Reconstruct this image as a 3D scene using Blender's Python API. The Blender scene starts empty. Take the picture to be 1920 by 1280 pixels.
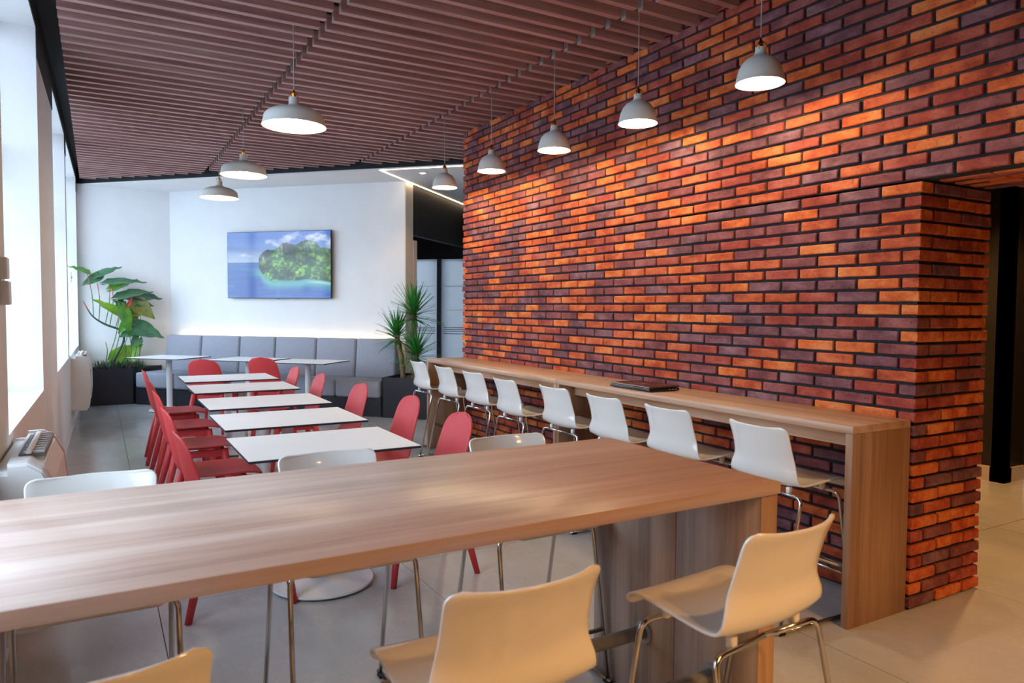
import bpy, bmesh, math, random
import numpy as np
from mathutils import Vector, Matrix
random.seed(7); rng = np.random.default_rng(7)
R = math.radians
C = bpy.context.scene.collection
scene = bpy.context.scene

# ------------------------------------------------------------------ camera, sky, exposure
cam_d = bpy.data.cameras.new('camera'); cam = bpy.data.objects.new('camera', cam_d); C.objects.link(cam)
scene.camera = cam
cam_d.sensor_width = 36; cam_d.lens = 36 * 1355.5 / 1920; cam_d.clip_start = .05; cam_d.clip_end = 200
YAW, PITCH, ROLL, EYE = R(29.85), R(2.634), R(.378), 1.45
fw = Vector((math.sin(YAW) * math.cos(PITCH), math.cos(YAW) * math.cos(PITCH), -math.sin(PITCH)))
rt = Vector((math.cos(YAW), -math.sin(YAW), 0)); up = rt.cross(fw)
r2 = math.cos(ROLL) * rt + math.sin(ROLL) * up; u2 = -math.sin(ROLL) * rt + math.cos(ROLL) * up
cam.matrix_world = Matrix(((r2.x, u2.x, -fw.x, 0), (r2.y, u2.y, -fw.y, 0), (r2.z, u2.z, -fw.z, EYE), (0, 0, 0, 1)))
cam_d.dof.use_dof = True; cam_d.dof.focus_distance = 4.6; cam_d.dof.aperture_fstop = 4.5

W = bpy.data.worlds.new('sky'); scene.world = W; W.use_nodes = True
bg = W.node_tree.nodes['Background']; bg.inputs[0].default_value = (.78, .88, 1, 1); bg.inputs[1].default_value = 7.5
scene.view_settings.view_transform = 'Standard'; scene.view_settings.look = 'None'
scene.view_settings.gamma = 1; scene.view_settings.use_curve_mapping = False
scene.view_settings.exposure = 0.18
try:
    scene.cycles.max_bounces = 8; scene.cycles.diffuse_bounces = 4; scene.cycles.glossy_bounces = 4
    scene.cycles.transmission_bounces = 6; scene.cycles.transparent_max_bounces = 8
    scene.cycles.sample_clamp_indirect = 6; scene.cycles.caustics_reflective = False; scene.cycles.caustics_refractive = False
    scene.cycles.use_denoising = True
except Exception: pass
WARM = (1, .50, .17); LAMP = (1, .74, .42)

def lamp(name, kind, loc, energy, color, size=.05, rot=(0, 0, 0), spot=None, sy=None, portal=False, blend=.5):
    d = bpy.data.lights.new(name, kind); o = bpy.data.objects.new(name, d); C.objects.link(o)
    o.location = loc; o.rotation_euler = rot; d.energy = energy; d.color = color
    if kind == 'AREA':
        d.size = size
        if sy: d.shape = 'RECTANGLE'; d.size_y = sy
        if portal: d.cycles.is_portal = True
    else: d.shadow_soft_size = size
    if spot: d.spot_size = R(spot); d.spot_blend = blend
    return o

# ------------------------------------------------------------------ materials
def lin(c): return tuple(((v / 255) / 12.92 if v / 255 <= .04045 else ((v / 255 + .055) / 1.055) ** 2.4) for v in c) + (1,)
def mat(name, rgb, rough=.5, metal=0, spec=.5, coat=0, emit=None, estr=0):
    m = bpy.data.materials.new(name); m.use_nodes = True; b = m.node_tree.nodes['Principled BSDF']
    b.inputs['Base Color'].default_value = lin(rgb); b.inputs['Roughness'].default_value = rough
    b.inputs['Metallic'].default_value = metal; b.inputs['Specular IOR Level'].default_value = spec
    b.inputs['Coat Weight'].default_value = coat
    if emit: b.inputs['Emission Color'].default_value = lin(emit); b.inputs['Emission Strength'].default_value = estr
    return m
def N(m, t, **kw):
    n = m.node_tree.nodes.new(t)
    for k, v in kw.items(): setattr(n, k, v)
    return n
def L(m, a, b): m.node_tree.links.new(a, b)
def ramp(m, fac, stops):
    r = N(m, 'ShaderNodeValToRGB'); e = r.color_ramp.elements
    while len(e) < len(stops): e.new(.5)
    for i, (p, c) in enumerate(stops): e[i].position = p; e[i].color = lin(c)
    L(m, fac, r.inputs[0]); return r
def noise(m, vec, scale, detail=4, rough=.5, stretch=None):
    if stretch:
        mp = N(m, 'ShaderNodeMapping'); mp.inputs['Scale'].default_value = stretch; L(m, vec, mp.inputs[0]); vec = mp.outputs[0]
    n = N(m, 'ShaderNodeTexNoise'); n.inputs['Scale'].default_value = scale; n.inputs['Detail'].default_value = detail
    n.inputs['Roughness'].default_value = rough; L(m, vec, n.inputs[0]); return n
def bump(m, h, strength, dist=.01):
    b = N(m, 'ShaderNodeBump'); b.inputs['Strength'].default_value = strength; b.inputs['Distance'].default_value = dist
    L(m, h, b.inputs['Height']); L(m, b.outputs[0], m.node_tree.nodes['Principled BSDF'].inputs['Normal'])
def pos(m): return N(m, 'ShaderNodeNewGeometry').outputs['Position']
def noisy(name, stops, scale, rough=.6, stretch=None, bs=.1, detail=5, fine=None, coords='pos', **kw):
    m = mat(name, stops[0][1], rough, **kw)
    v = pos(m) if coords == 'pos' else N(m, 'ShaderNodeTexCoord').outputs['Object']
    n = noise(m, v, scale, detail, .6, stretch); r = ramp(m, n.outputs[0], stops)
    L(m, r.outputs[0], m.node_tree.nodes['Principled BSDF'].inputs['Base Color'])
    if bs: bump(m, n.outputs[0], bs)
    return m

def wood(name, dark, mid, light, axis, rough=.35, plank=.11):
    m = mat(name, mid, rough, spec=.45); b = m.node_tree.nodes['Principled BSDF']; v = pos(m)
    st = [9, 9, 9]; st[axis] = .55
    n1 = noise(m, v, 1.6, 6, .62, tuple(st))
    st2 = [60, 60, 60]; st2[axis] = 1.6
    n2 = noise(m, v, 1.0, 5, .7, tuple(st2))
    sp = N(m, 'ShaderNodeSeparateXYZ'); L(m, v, sp.inputs[0])
    cr = [1, 0, 0][axis] if axis != 2 else 1          # plank steps across the grain
    q = N(m, 'ShaderNodeMath', operation='DIVIDE'); L(m, sp.outputs[cr], q.inputs[0]); q.inputs[1].default_value = plank
    fl = N(m, 'ShaderNodeMath', operation='FLOOR'); L(m, q.outputs[0], fl.inputs[0])
    wn = N(m, 'ShaderNodeTexWhiteNoise', noise_dimensions='1D'); L(m, fl.outputs[0], wn.inputs['W'])
    a = N(m, 'ShaderNodeMath', operation='MULTIPLY_ADD'); L(m, n2.outputs[0], a.inputs[0]); a.inputs[1].default_value = .35; L(m, n1.outputs[0], a.inputs[2])
    c = N(m, 'ShaderNodeMath', operation='MULTIPLY_ADD'); L(m, wn.outputs[0], c.inputs[0]); c.inputs[1].default_value = .16; L(m, a.outputs[0], c.inputs[2])
    r = ramp(m, c.outputs[0], [(.45, dark), (.72, mid), (.98, light)]); L(m, r.outputs[0], b.inputs['Base Color'])
    bump(m, n2.outputs[0], .06, .004)
    return m

M = {}
M['paint'] = noisy('white_paint', [(.3, (226, 228, 230)), (.7, (232, 233, 235))], 3, .75, bs=.02)
M['beige'] = noisy('beige_paint', [(.3, (205, 192, 176)), (.7, (212, 200, 184))], 4, .6, bs=.02)
M['black'] = noisy('black_paint', [(.3, (14, 14, 17)), (.7, (20, 20, 23))], 5, .7, bs=.02)
M['dark_panel'] = noisy('dark_corridor_panel', [(.3, (34, 31, 29)), (.7, (42, 37, 33))], 2, .5, bs=.02)
M['mortar'] = noisy('dark_mortar', [(.3, (26, 27, 32)), (.7, (44, 45, 52))], 60, .95, bs=.5)
M['table'] = wood('oak_laminate_along_x', (160, 128, 112), (192, 160, 144), (210, 184, 170), 0)
M['counter'] = wood('oak_laminate_along_y', (158, 120, 96), (190, 154, 128), (210, 180, 156), 1)
M['panel'] = wood('oak_upright_cool_lit', (128, 112, 104), (170, 152, 140), (198, 180, 168), 2, .45)  # oak with the grey of the cool window light put into its colour
M['endpanel'] = wood('oak_upright_warm_lit', (130, 96, 72), (166, 128, 98), (184, 150, 120), 2, .45)  # same upright oak, the warm lamp light put into its colour
M['slat'] = noisy('walnut_slat', [(.3, (146, 106, 102)), (.55, (176, 136, 132)), (.8, (200, 164, 160))], 2.2, .45, (.5, 12, 12), bs=.04)
M['slatend'] = mat('slat_end_profile', (170, 160, 155), .4)
M['chrome'] = mat('chrome', (200, 198, 196), .14, 1)
M['steel'] = mat('brushed_steel', (150, 152, 156), .35, 1)
M['brass'] = mat('brass', (196, 140, 60), .22, 1)
M['plastic'] = mat('glossy_white_plastic', (232, 230, 226), .12, coat=.3)
M['whitelam'] = noisy('white_laminate', [(.3, (240, 241, 243)), (.7, (244, 245, 247))], 3, .4, bs=0)
M['edge'] = mat('dark_table_edge', (38, 40, 50), .5)
M['whitemetal'] = mat('white_metal', (226, 228, 232), .35)
M['red'] = noisy('red_plastic', [(.3, (196, 56, 60)), (.7, (204, 62, 66))], 6, .55, bs=.02, coords='obj')
M['redin'] = M['red']
M['fabric'] = noisy('grey_fabric', [(.35, (142, 146, 158)), (.65, (162, 166, 178))], 120, .95, bs=.25, spec=.1)
M['planter'] = noisy('black_planter_panel', [(.3, (28, 29, 38)), (.7, (34, 35, 45))], 6, .45, bs=.02)
M['soil'] = noisy('soil', [(.3, (45, 34, 26)), (.7, (92, 72, 55))], 30, .95, bs=.8)
M['shade'] = mat('grey_white_shade', (205, 205, 202), .5)
M['shadein'] = mat('shade_inside', (245, 243, 238), .6)
M['cord'] = mat('grey_cord', (150, 150, 155), .6)
M['bulb'] = mat('lit_bulb', (255, 240, 215), .4, emit=(255, 226, 190), estr=25)
M['led'] = mat('led_strip', (255, 240, 215), .4, emit=(255, 222, 178), estr=18)
M['rubber'] = mat('black_rubber', (18, 18, 20), .7)
M['leaf'] = noisy('leaf_green', [(.3, (62, 126, 44)), (.7, (104, 168, 58))], 9, .35, bs=.15, coords='obj')
M['leafdark'] = noisy('leaf_dark', [(.3, (46, 92, 66)), (.7, (82, 128, 88))], 9, .35, bs=.15, coords='obj')
M['leafbright'] = noisy('leaf_bright', [(.3, (100, 172, 40)), (.7, (166, 208, 70))], 7, .35, bs=.15, coords='obj')
M['leafbrown'] = noisy('leaf_olive', [(.3, (94, 98, 46)), (.7, (140, 146, 66))], 9, .4, bs=.15, coords='obj')
M['stem'] = noisy('stem_green', [(.3, (66, 84, 46)), (.7, (110, 124, 66))], 12, .5, bs=.1)
M['stemred'] = mat('stem_red', (186, 30, 48), .45)
M['stemdark'] = noisy('stem_dark', [(.3, (34, 52, 46)), (.7, (56, 76, 62))], 12, .5, bs=.1)
M['trunk'] = noisy('palm_trunk', [(.3, (98, 76, 54)), (.7, (158, 134, 100))], 30, .9, (1, 1, 4), bs=.8)
M['yucca'] = noisy('yucca_leaf', [(.3, (34, 104, 46)), (.7, (70, 160, 66))], 12, .4, bs=.05)
M['pink'] = noisy('purple_foliage', [(.3, (96, 52, 72)), (.7, (160, 110, 130))], 20, .6, bs=.1)
M['pvc'] = noisy('white_fan_coil_casing', [(.3, (224, 222, 220)), (.7, (230, 228, 227))], 4, .4, bs=0)
M['laptoplid'] = noisy('dark_brown_laptop_lid', [(.3, (60, 44, 38)), (.7, (70, 52, 46))], 80, .25, bs=.03)
M['laptopblack'] = mat('laptop_black', (14, 14, 16), .3)
M['silver'] = mat('laptop_silver', (200, 205, 212), .25, .8)
M['darkframe'] = mat('dark_window_frame', (52, 58, 68), .4)
M['railgrey'] = mat('grey_rail_paint', (160, 166, 172), .35, .3)
def tile_mat():
    m = mat('grey_stone_tile', (150, 152, 158), .38, spec=.4); b = m.node_tree.nodes['Principled BSDF']; v = pos(m)
    n1 = noise(m, v, .9, 7, .6, (1, .5, 1)); n2 = noise(m, v, 30, 4, .6)
    w = noise(m, v, 2.2, 8, .72, (1.6, .7, 1))
    a = N(m, 'ShaderNodeMath', operation='MULTIPLY_ADD'); L(m, n2.outputs[0], a.inputs[0]); a.inputs[1].default_value = .12; L(m, n1.outputs[0], a.inputs[2])
    r = ramp(m, a.outputs[0], [(.38, (166, 168, 170)), (.58, (184, 185, 187)), (.8, (200, 200, 201))])
    r2 = ramp(m, w.outputs[0], [(.495, (0, 0, 0)), (.503, (120, 120, 120)), (.511, (0, 0, 0))])
    mx = N(m, 'ShaderNodeMixRGB', blend_type='ADD'); mx.inputs[0].default_value = .35
    L(m, r.outputs[0], mx.inputs[1]); L(m, r2.outputs[0], mx.inputs[2]); L(m, mx.outputs[0], b.inputs['Base Color'])
    rr = ramp(m, n1.outputs[0], [(.3, (96, 96, 96)), (.7, (140, 140, 140))]); L(m, rr.outputs[0], b.inputs['Roughness'])
    bump(m, n2.outputs[0], .05, .003); return m
M['tile'] = tile_mat()
M['grout'] = mat('floor_grout', (96, 97, 102), .9)
def glass_mat(name, tint, frost=0.0, gl=.08):
    m = bpy.data.materials.new(name); m.use_nodes = True; nt = m.node_tree; nt.nodes.clear()
    o = N(m, 'ShaderNodeOutputMaterial'); t = N(m, 'ShaderNodeBsdfTransparent'); t.inputs[0].default_value = lin(tint)
    g = N(m, 'ShaderNodeBsdfGlossy'); g.inputs['Roughness'].default_value = .02
    mx = N(m, 'ShaderNodeMixShader'); mx.inputs[0].default_value = gl; L(m, t.outputs[0], mx.inputs[1]); L(m, g.outputs[0], mx.inputs[2])
    last = mx
    if frost:
        tr = N(m, 'ShaderNodeBsdfTranslucent'); tr.inputs[0].default_value = lin((235, 240, 245))
        m2 = N(m, 'ShaderNodeMixShader'); m2.inputs[0].default_value = frost; L(m, mx.outputs[0], m2.inputs[1]); L(m, tr.outputs[0], m2.inputs[2]); last = m2
    L(m, last.outputs[0], o.inputs[0]); return m
M['glass'] = glass_mat('clear_glass', (240, 246, 250))
M['frost'] = glass_mat('frosted_glass', (214, 222, 230), .75, .08)
def brick_mat(name, a, b_, c):
    m = mat(name, b_, .82, spec=.3); bs = m.node_tree.nodes['Principled BSDF']; v = pos(m)
    n = noise(m, v, 14, 6, .65, (1, .55, 1)); s = noise(m, v, 75, 3, .7)
    lo = noise(m, v, 3.0, 2, .5)
    aa = N(m, 'ShaderNodeMath', operation='MULTIPLY_ADD'); L(m, lo.outputs[0], aa.inputs[0]); aa.inputs[1].default_value = .5; L(m, n.outputs[0], aa.inputs[2])
    r = ramp(m, aa.outputs[0], [(.55, a), (.74, b_), (.95, c)])
    sp = ramp(m, s.outputs[0], [(.30, (70, 40, 36)), (.40, (255, 255, 255))])
    mx = N(m, 'ShaderNodeMixRGB', blend_type='MULTIPLY'); mx.inputs[0].default_value = .7
    L(m, r.outputs[0], mx.inputs[1]); L(m, sp.outputs[0], mx.inputs[2]); L(m, mx.outputs[0], bs.inputs['Base Color'])
    h = N(m, 'ShaderNodeMath', operation='MULTIPLY_ADD'); L(m, s.outputs[0], h.inputs[0]); h.inputs[1].default_value = .5; L(m, n.outputs[0], h.inputs[2])
    bump(m, h.outputs[0], .55, .006); return m
BR = [brick_mat('brick_orange', (160, 60, 30), (200, 98, 46), (218, 134, 78)),
      brick_mat('brick_red_orange', (132, 48, 30), (180, 82, 46), (204, 112, 72)),
      brick_mat('brick_red', (124, 46, 36), (152, 64, 50), (176, 96, 76)),
      brick_mat('brick_maroon', (98, 48, 50), (126, 66, 66), (150, 90, 86)),
      brick_mat('brick_plum', (84, 48, 54), (114, 70, 76), (140, 100, 106))]

# ------------------------------------------------------------------ builders
def mesh(name, v, f, mats, mi=None, smooth=False):
    me = bpy.data.meshes.new(name); me.from_pydata([tuple(p) for p in v], [], f)
    for m in (mats if isinstance(mats, (list, tuple)) else [mats]): me.materials.append(m)
    if mi is not None:
        me.polygons.foreach_set('material_index', mi)
    if smooth: me.polygons.foreach_set('use_smooth', [True] * len(me.polygons))
    me.update(); return me
def link(name, me, parent=None, loc=(0, 0, 0), rot=(0, 0, 0)):
    o = bpy.data.objects.new(name, me); C.objects.link(o); o.location = loc; o.rotation_euler = rot
    if parent: o.parent = parent
    return o
def tag(o, label=None, cat=None, group=None, kind=None):
    if label: o['label'] = label
    if cat: o['category'] = cat
    if group: o['group'] = group
    if kind: o['kind'] = kind
    return o
def root(name, loc, rz, label=None, cat=None, group=None, kind=None):
    o = bpy.data.objects.new(name, None); C.objects.link(o); o.empty_display_size = .1
    o.location = loc; o.rotation_euler = (0, 0, rz); return tag(o, label, cat, group, kind)
BOXF = [(0, 3, 2, 1), (4, 5, 6, 7), (0, 1, 5, 4), (1, 2, 6, 5), (2, 3, 7, 6), (3, 0, 4, 7)]
def boxv(a, b):
    return [(a[0], a[1], a[2]), (b[0], a[1], a[2]), (b[0], b[1], a[2]), (a[0], b[1], a[2]),
            (a[0], a[1], b[2]), (b[0], a[1], b[2]), (b[0], b[1], b[2]), (a[0], b[1], b[2])]
def boxes(lst):
    v, f = [], []
    for a, b in lst:
        k = len(v); v += boxv(a, b); f += [tuple(i + k for i in q) for q in BOXF]
    return v, f
def box(name, a, b, m, parent=None, bev=0, seg=2, loc=(0, 0, 0), rot=(0, 0, 0), jit=0):
    v, f = boxv(a, b), BOXF
    if bev:
        bm = bmesh.new(); vs = [bm.verts.new(p) for p in v]; [bm.faces.new([vs[i] for i in q]) for q in f]
        bmesh.ops.bevel(bm, geom=bm.edges[:], offset=bev, segments=seg, profile=.5, affect='EDGES')
        me = bpy.data.meshes.new(name); bm.to_mesh(me); bm.free(); me.materials.append(m)
        me.polygons.foreach_set('use_smooth', [True] * len(me.polygons)); me.set_sharp_from_angle(angle=R(50))
    else: me = mesh(name, v, f, m)
    return link(name, me, parent, loc, rot)
def multi(name, lst, m, parent=None, loc=(0, 0, 0), rot=(0, 0, 0)):
    v, f = boxes(lst); return link(name, mesh(name, v, f, m), parent, loc, rot)
def prism(name, poly, z0, z1, m, parent=None):
    n = len(poly); v = [(x, y, z0) for x, y in poly] + [(x, y, z1) for x, y in poly]
    f = [tuple(range(n))[::-1], tuple(range(n, 2 * n))] + [(i, (i + 1) % n, n + (i + 1) % n, n + i) for i in range(n)]
    me = mesh(name, v, f, m)
    bm = bmesh.new(); bm.from_mesh(me); bmesh.ops.recalc_face_normals(bm, faces=bm.faces[:]); bm.to_mesh(me); bm.free()
    return link(name, me, parent)
def fillet(pts, rad, n=5):
    pts = [Vector(p) for p in pts]; out = [pts[0]]
    for i in range(1, len(pts) - 1):
        a, b, c = pts[i - 1], pts[i], pts[i + 1]
        r = min(rad, (a - b).length * .45, (c - b).length * .45)
        p0 = b + (a - b).normalized() * r; p1 = b + (c - b).normalized() * r
        for k in range(n + 1):
            t = k / n; out.append((1 - t) ** 2 * p0 + 2 * t * (1 - t) * b + t * t * p1)
    out.append(pts[-1]); return out
def tube_geo(pts, r, seg=8):
    pts = [Vector(p) for p in pts]; v, f = [], []; rr = r if isinstance(r, (list, tuple)) else [r] * len(pts)
    t0 = (pts[1] - pts[0]).normalized(); nrm = t0.orthogonal().normalized()
    for i, p in enumerate(pts):
        t = (pts[min(i + 1, len(pts) - 1)] - pts[max(i - 1, 0)]).normalized()
        nrm = (nrm - t * nrm.dot(t)).normalized(); b = t.cross(nrm)
        for k in range(seg):
            a = 2 * math.pi * k / seg; v.append(p + (nrm * math.cos(a) + b * math.sin(a)) * rr[i])
    for i in range(len(pts) - 1):
        for k in range(seg):
            a = i * seg + k; b2 = i * seg + (k + 1) % seg; f.append((a, b2, b2 + seg, a + seg))
    f.append(tuple(range(seg))[::-1]); f.append(tuple(range((len(pts) - 1) * seg, len(pts) * seg)))
    return v, f
def tube(name, pts, r, m, parent=None, seg=8, rad=0, loc=(0, 0, 0)):
    if rad: pts = fillet(pts, rad)
    v, f = tube_geo(pts, r, seg); return link(name, mesh(name, v, f, m, smooth=True), parent, loc)
def lathe(name, prof, m, parent=None, seg=40, loc=(0, 0, 0), cap=False):
    v, f = [], []
    for r_, z in prof:
        for k in range(seg):
            a = 2 * math.pi * k / seg; v.append((r_ * math.cos(a), r_ * math.sin(a), z))
    for i in range(len(prof) - 1):
        for k in range(seg):
            a = i * seg + k; b = i * seg + (k + 1) % seg; f.append((a, b, b + seg, a + seg))
    if cap: f.append(tuple(range(seg))[::-1]); f.append(tuple(range((len(prof) - 1) * seg, len(prof) * seg)))
    me = mesh(name, v, f, m, smooth=True); me.set_sharp_from_angle(angle=R(45))
    return link(name, me, parent, loc)
def copy_tree(o, parent=None):
    c = o.copy(); C.objects.link(c); c.parent = parent
    for ch in kids[o.name] if o.name in kids else o.children: copy_tree(ch, c)
    return c
kids = {}
def crom(P, n):
    P = np.array(P, float); P = np.vstack([2 * P[0] - P[1], P, 2 * P[-1] - P[-2]]); out = []
    m = len(P) - 3
    for k in range(n):
        t = k / (n - 1) * m; i = min(int(t), m - 1); t -= i; a, b, c, d = P[i:i + 4]
        out.append(.5 * (2 * b + (c - a) * t + (2 * a - 5 * b + 4 * c - d) * t * t + (3 * b - a - 3 * c + d) * t ** 3))
    return np.array(out)
def shell(name, prof, thick, r0, r1, m, parent, rows=40, cols=15):
    """one-piece seat shell: prof rows are y, z, half width, forward curl, upward curl"""
    P = crom(prof, rows); ds = np.r_[0, np.cumsum(np.hypot(np.diff(P[:, 0]), np.diff(P[:, 1])))]; Lt = ds[-1]
    # rows denser at the ends for round corners
    u = np.linspace(0, 1, rows) * .25 + .75 * (.5 - .5 * np.cos(math.pi * np.linspace(0, 1, rows)))
    Q = np.array([[np.interp(t * Lt, ds, P[:, j]) for j in range(5)] for t in u])
    v = []
    for t, (y, z, hw, cy, cz) in zip(u, Q):
        d = t * Lt
        for dd, rr in ((d, r0), (Lt - d, r1)):
            if dd < rr: hw = hw - rr + math.sqrt(max(rr * rr - (rr - dd) ** 2, 0))
        for k in range(cols):
            a = -1 + 2 * k / (cols - 1); a = math.copysign(abs(a) ** .85, a)
            v.append((hw * a, y + cy * a * a, z + cz * a * a))
    f = [(i * cols + k, i * cols + k + 1, (i + 1) * cols + k + 1, (i + 1) * cols + k) for i in range(rows - 1) for k in range(cols - 1)]
    me = mesh(name, v, f, m); bm = bmesh.new(); bm.from_mesh(me)
    bmesh.ops.recalc_face_normals(bm, faces=bm.faces[:]); bmesh.ops.solidify(bm, geom=bm.faces[:], thickness=thick)
    bmesh.ops.recalc_face_normals(bm, faces=bm.faces[:])
    rim = [e for e in bm.edges if len(e.link_faces) == 2 and e.calc_face_angle(0) > R(60)]
    bmesh.ops.bevel(bm, geom=rim, offset=thick * .3, segments=2, profile=.5, affect='EDGES')
    bm.to_mesh(me); bm.free(); me.polygons.foreach_set('use_smooth', [True] * len(me.polygons)); me.set_sharp_from_angle(angle=R(70))
    return link(name, me, parent)

dv = Vector((.6965, -.7175, 0)); nv = Vector((.7175, .6965, 0)); DIAG = math.atan2(dv.y, dv.x)
def P(s, t, z=0): return nv * s + dv * t + Vector((0, 0, z))

# ------------------------------------------------------------------ floor
fl = box('floor', (-1.2, -4.2, -.12), (9.2, 15.5, -.008), M['grout']); tag(fl, kind='structure')
tme = None
TX, TY = 1.247, 1.27
for i in range(-1, 7):
    for j in range(-5, 8):
        x0 = .23 + i * TX; y0 = 3.82 + j * TY
        if x0 + TX < -.3 or x0 > 7.6 or y0 + TY > 14.2: continue
        if tme is None:
            o = box('tile', (.002, .002, -.012), (TX - .002, TY - .002, 0), M['tile'], fl, loc=(x0, y0, 0)); tme = o.data
        else: o = link('tile', tme, fl, (x0, y0, 0))
        o.location = (x0, y0, 0)

# ------------------------------------------------------------------ brick wall
WX, WY0, WY1, WT = 3.376, 2.016, 6.935, .604
CH, JT, BP = .0645, .0145, .2365
wall = multi('wall_right', [((WX + .016, WY0 + .016, 0), (WX + WT - .016, WY1 - .016, 2.064)),
                            ((WX + .016, -1.6, 2.072), (WX + WT - .016, WY1 - .016, 3.60))], M['mortar'])
tag(wall, kind='structure')
def brick_variant(k):
    bm = bmesh.new(); bmesh.ops.create_cube(bm, size=1)
    bmesh.ops.scale(bm, vec=(.10, .2245, .0500), verts=bm.verts[:])
    e = [e for e in bm.edges if abs((e.verts[0].co - e.verts[1].co).y) > .1]
    bmesh.ops.subdivide_edges(bm, edges=e, cuts=2)
    for v in bm.verts:
        v.co.z += random.uniform(-.0016, .0016); v.co.x += random.uniform(-.0016, .0016); v.co.y += random.uniform(-.002, .002)
    sharp = [e for e in bm.edges if e.calc_face_angle(0) > R(45)]
    bmesh.ops.bevel(bm, geom=sharp, offset=.0045, segments=1, affect='EDGES')
    bmesh.ops.recalc_face_normals(bm, faces=bm.faces[:])
    me = bpy.data.meshes.new('brick'); bm.to_mesh(me); bm.free(); return me
base_var = [brick_variant(k) for k in range(5)]
VAR = []
for k, me in enumerate(base_var):
    row = []
    for m in BR:
        c = me.copy(); c.materials.append(m); c.polygons.foreach_set('use_smooth', [True] * len(c.polygons)); c.set_sharp_from_angle(angle=R(35)); row.append(c)
    VAR.append(row)
def pickm():
    return random.choices(range(5), weights=[23, 22, 14, 23, 18])[0]
blist = []   # centre, scale(x depth, y length, z), rotz
def add_brick(x, y, z, ln, rot=0, dp=.10, flat=False):
    blist.append((Vector((x, y, z)), (dp / .10, ln / .2245, 1), rot, random.randrange(5), pickm(), flat))
nc = 55
for k in range(nc):
    z = CH * k + JT / 2 + .004 + .0500 / 2; par = (k + 1) % 2      # k = 31 has the long brick on the main face
    lo = WY0 if k < 32 else -.9
    if k % 2 == 1: j0 = 2.2265
    else: j0 = 2.108
    ys = [j0 + BP * i for i in range(-16, 24)]
    for a, b in zip(ys[:-1], ys[1:]):
        a2, b2 = max(a, lo - (0 if k < 32 else 1)), min(b, WY1 + (.03 if k % 2 else 0))
        if k < 32 and a < WY0 - .001 : a2 = WY0
        if b2 - a2 < .05: continue
        first = k < 32 and abs(a2 - WY0) < .001
        if k >= 32 and b < -.9: continue
        y0 = a2 + (JT / 2 if not first else 0); y1 = b2 - JT / 2
        p = random.uniform(-.003, .002)
        if first:
            dpt = .095 if k % 2 == 1 else .212
            add_brick(WX + dpt / 2 + p * .3, (y0 + y1) / 2, z, y1 - y0, 0, dpt)
        else: add_brick(WX + .05 + p, (y0 + y1) / 2, z, y1 - y0)
    if k < 32:                                             # the narrow end of the wall
        x = WX + (.095 if k % 2 == 1 else .212) + JT
        while x < WX + WT - .05:
            x1 = min(x + BP - JT, WX + WT + random.uniform(-.006, .006)); 
            if WX + WT - x1 < .05: x1 = WX + WT + random.uniform(-.006, .006)
            add_brick((x + x1) / 2, WY0 + .05 + random.uniform(-.003, .002), z, x1 - x, R(90)); x = x1 + JT
        for y in np.arange(WY0 + .32, WY0 + 1.5, BP): add_brick(WX + WT - .05, float(y), z, BP - JT)
for r_ in range(8):                                        # underside of the lintel
    x = WX + .13 + r_ * .064
    for i in range(-6, 2):
        y1 = WY0 - .004 - (i + 5) * 0 ; y = WY0 - .13 - BP * (i + 6) - (.118 if r_ % 2 else 0)
        blist.append((Vector((x, y, 2.064 + .045)), (.9, 1, 1), 0, random.randrange(5), pickm(), True))
for r_ in range(4, 5): pass
def screen_area(c, ln, rot):
    q = c - Vector((0, 0, EYE)); dpt = q.dot(fw)
    if dpt < .2: return 0
    x = 960 + 1355.5 * q.dot(r2) / dpt; y = 640 - 1355.5 * q.dot(u2) / dpt
    if not (-10 < x < 1930 and -10 < y < 1290): return 0
    nrm = Vector((-1, 0, 0)) if rot == 0 else Vector((0, -1, 0))
    fc = abs(nrm.dot(q.normalized())); a = ln * .0500 * fc / dpt ** 2
    if c.x > WX + .3 and rot == 0: return 0
    if rot == 0 and c.z < .95 and 2.1 < c.y: a *= .25
    if c.z > 3.27: a = 0
    return a
order = sorted(range(len(blist)), key=lambda i: -(0 if blist[i][5] else screen_area(blist[i][0], blist[i][1][1] * .2245, blist[i][2])))
for i in order[:300]:
    c, s, rot, vi, mi, flat = blist[i]
    o = link('brick', VAR[vi][mi], wall, c, (0, 0, rot)); o.scale = s
bc = []
for me in base_var:
    n = len(me.vertices); co = np.empty(n * 3); me.vertices.foreach_get('co', co); bc.append((co.reshape(-1, 3), [tuple(p.vertices) for p in me.polygons]))
sv, sf, smi = [], [], []; off = 0
for i in order[300:]:
    c, s, rot, vi, mi, flat = blist[i]; co, fs = bc[vi]
    mt = Matrix.Translation(c) @ (Matrix.Rotation(R(90), 4, 'Y') if flat else Matrix.Rotation(rot, 4, 'Z')) @ Matrix.Diagonal((*s, 1))
    w = co @ np.array(mt.to_3x3()).T + np.array(mt.translation); sv.append(w)
    sf += [tuple(q + off for q in f) for f in fs]; smi += [mi] * len(fs); off += len(co)
me = mesh('brick_courses', np.vstack(sv).tolist(), sf, BR, smi, True); me.set_sharp_from_angle(angle=R(35))
o = link('brick_courses', me, wall); o['kind'] = 'stuff'; o['label'] = 'smaller looking bricks of the far and upper courses'

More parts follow.
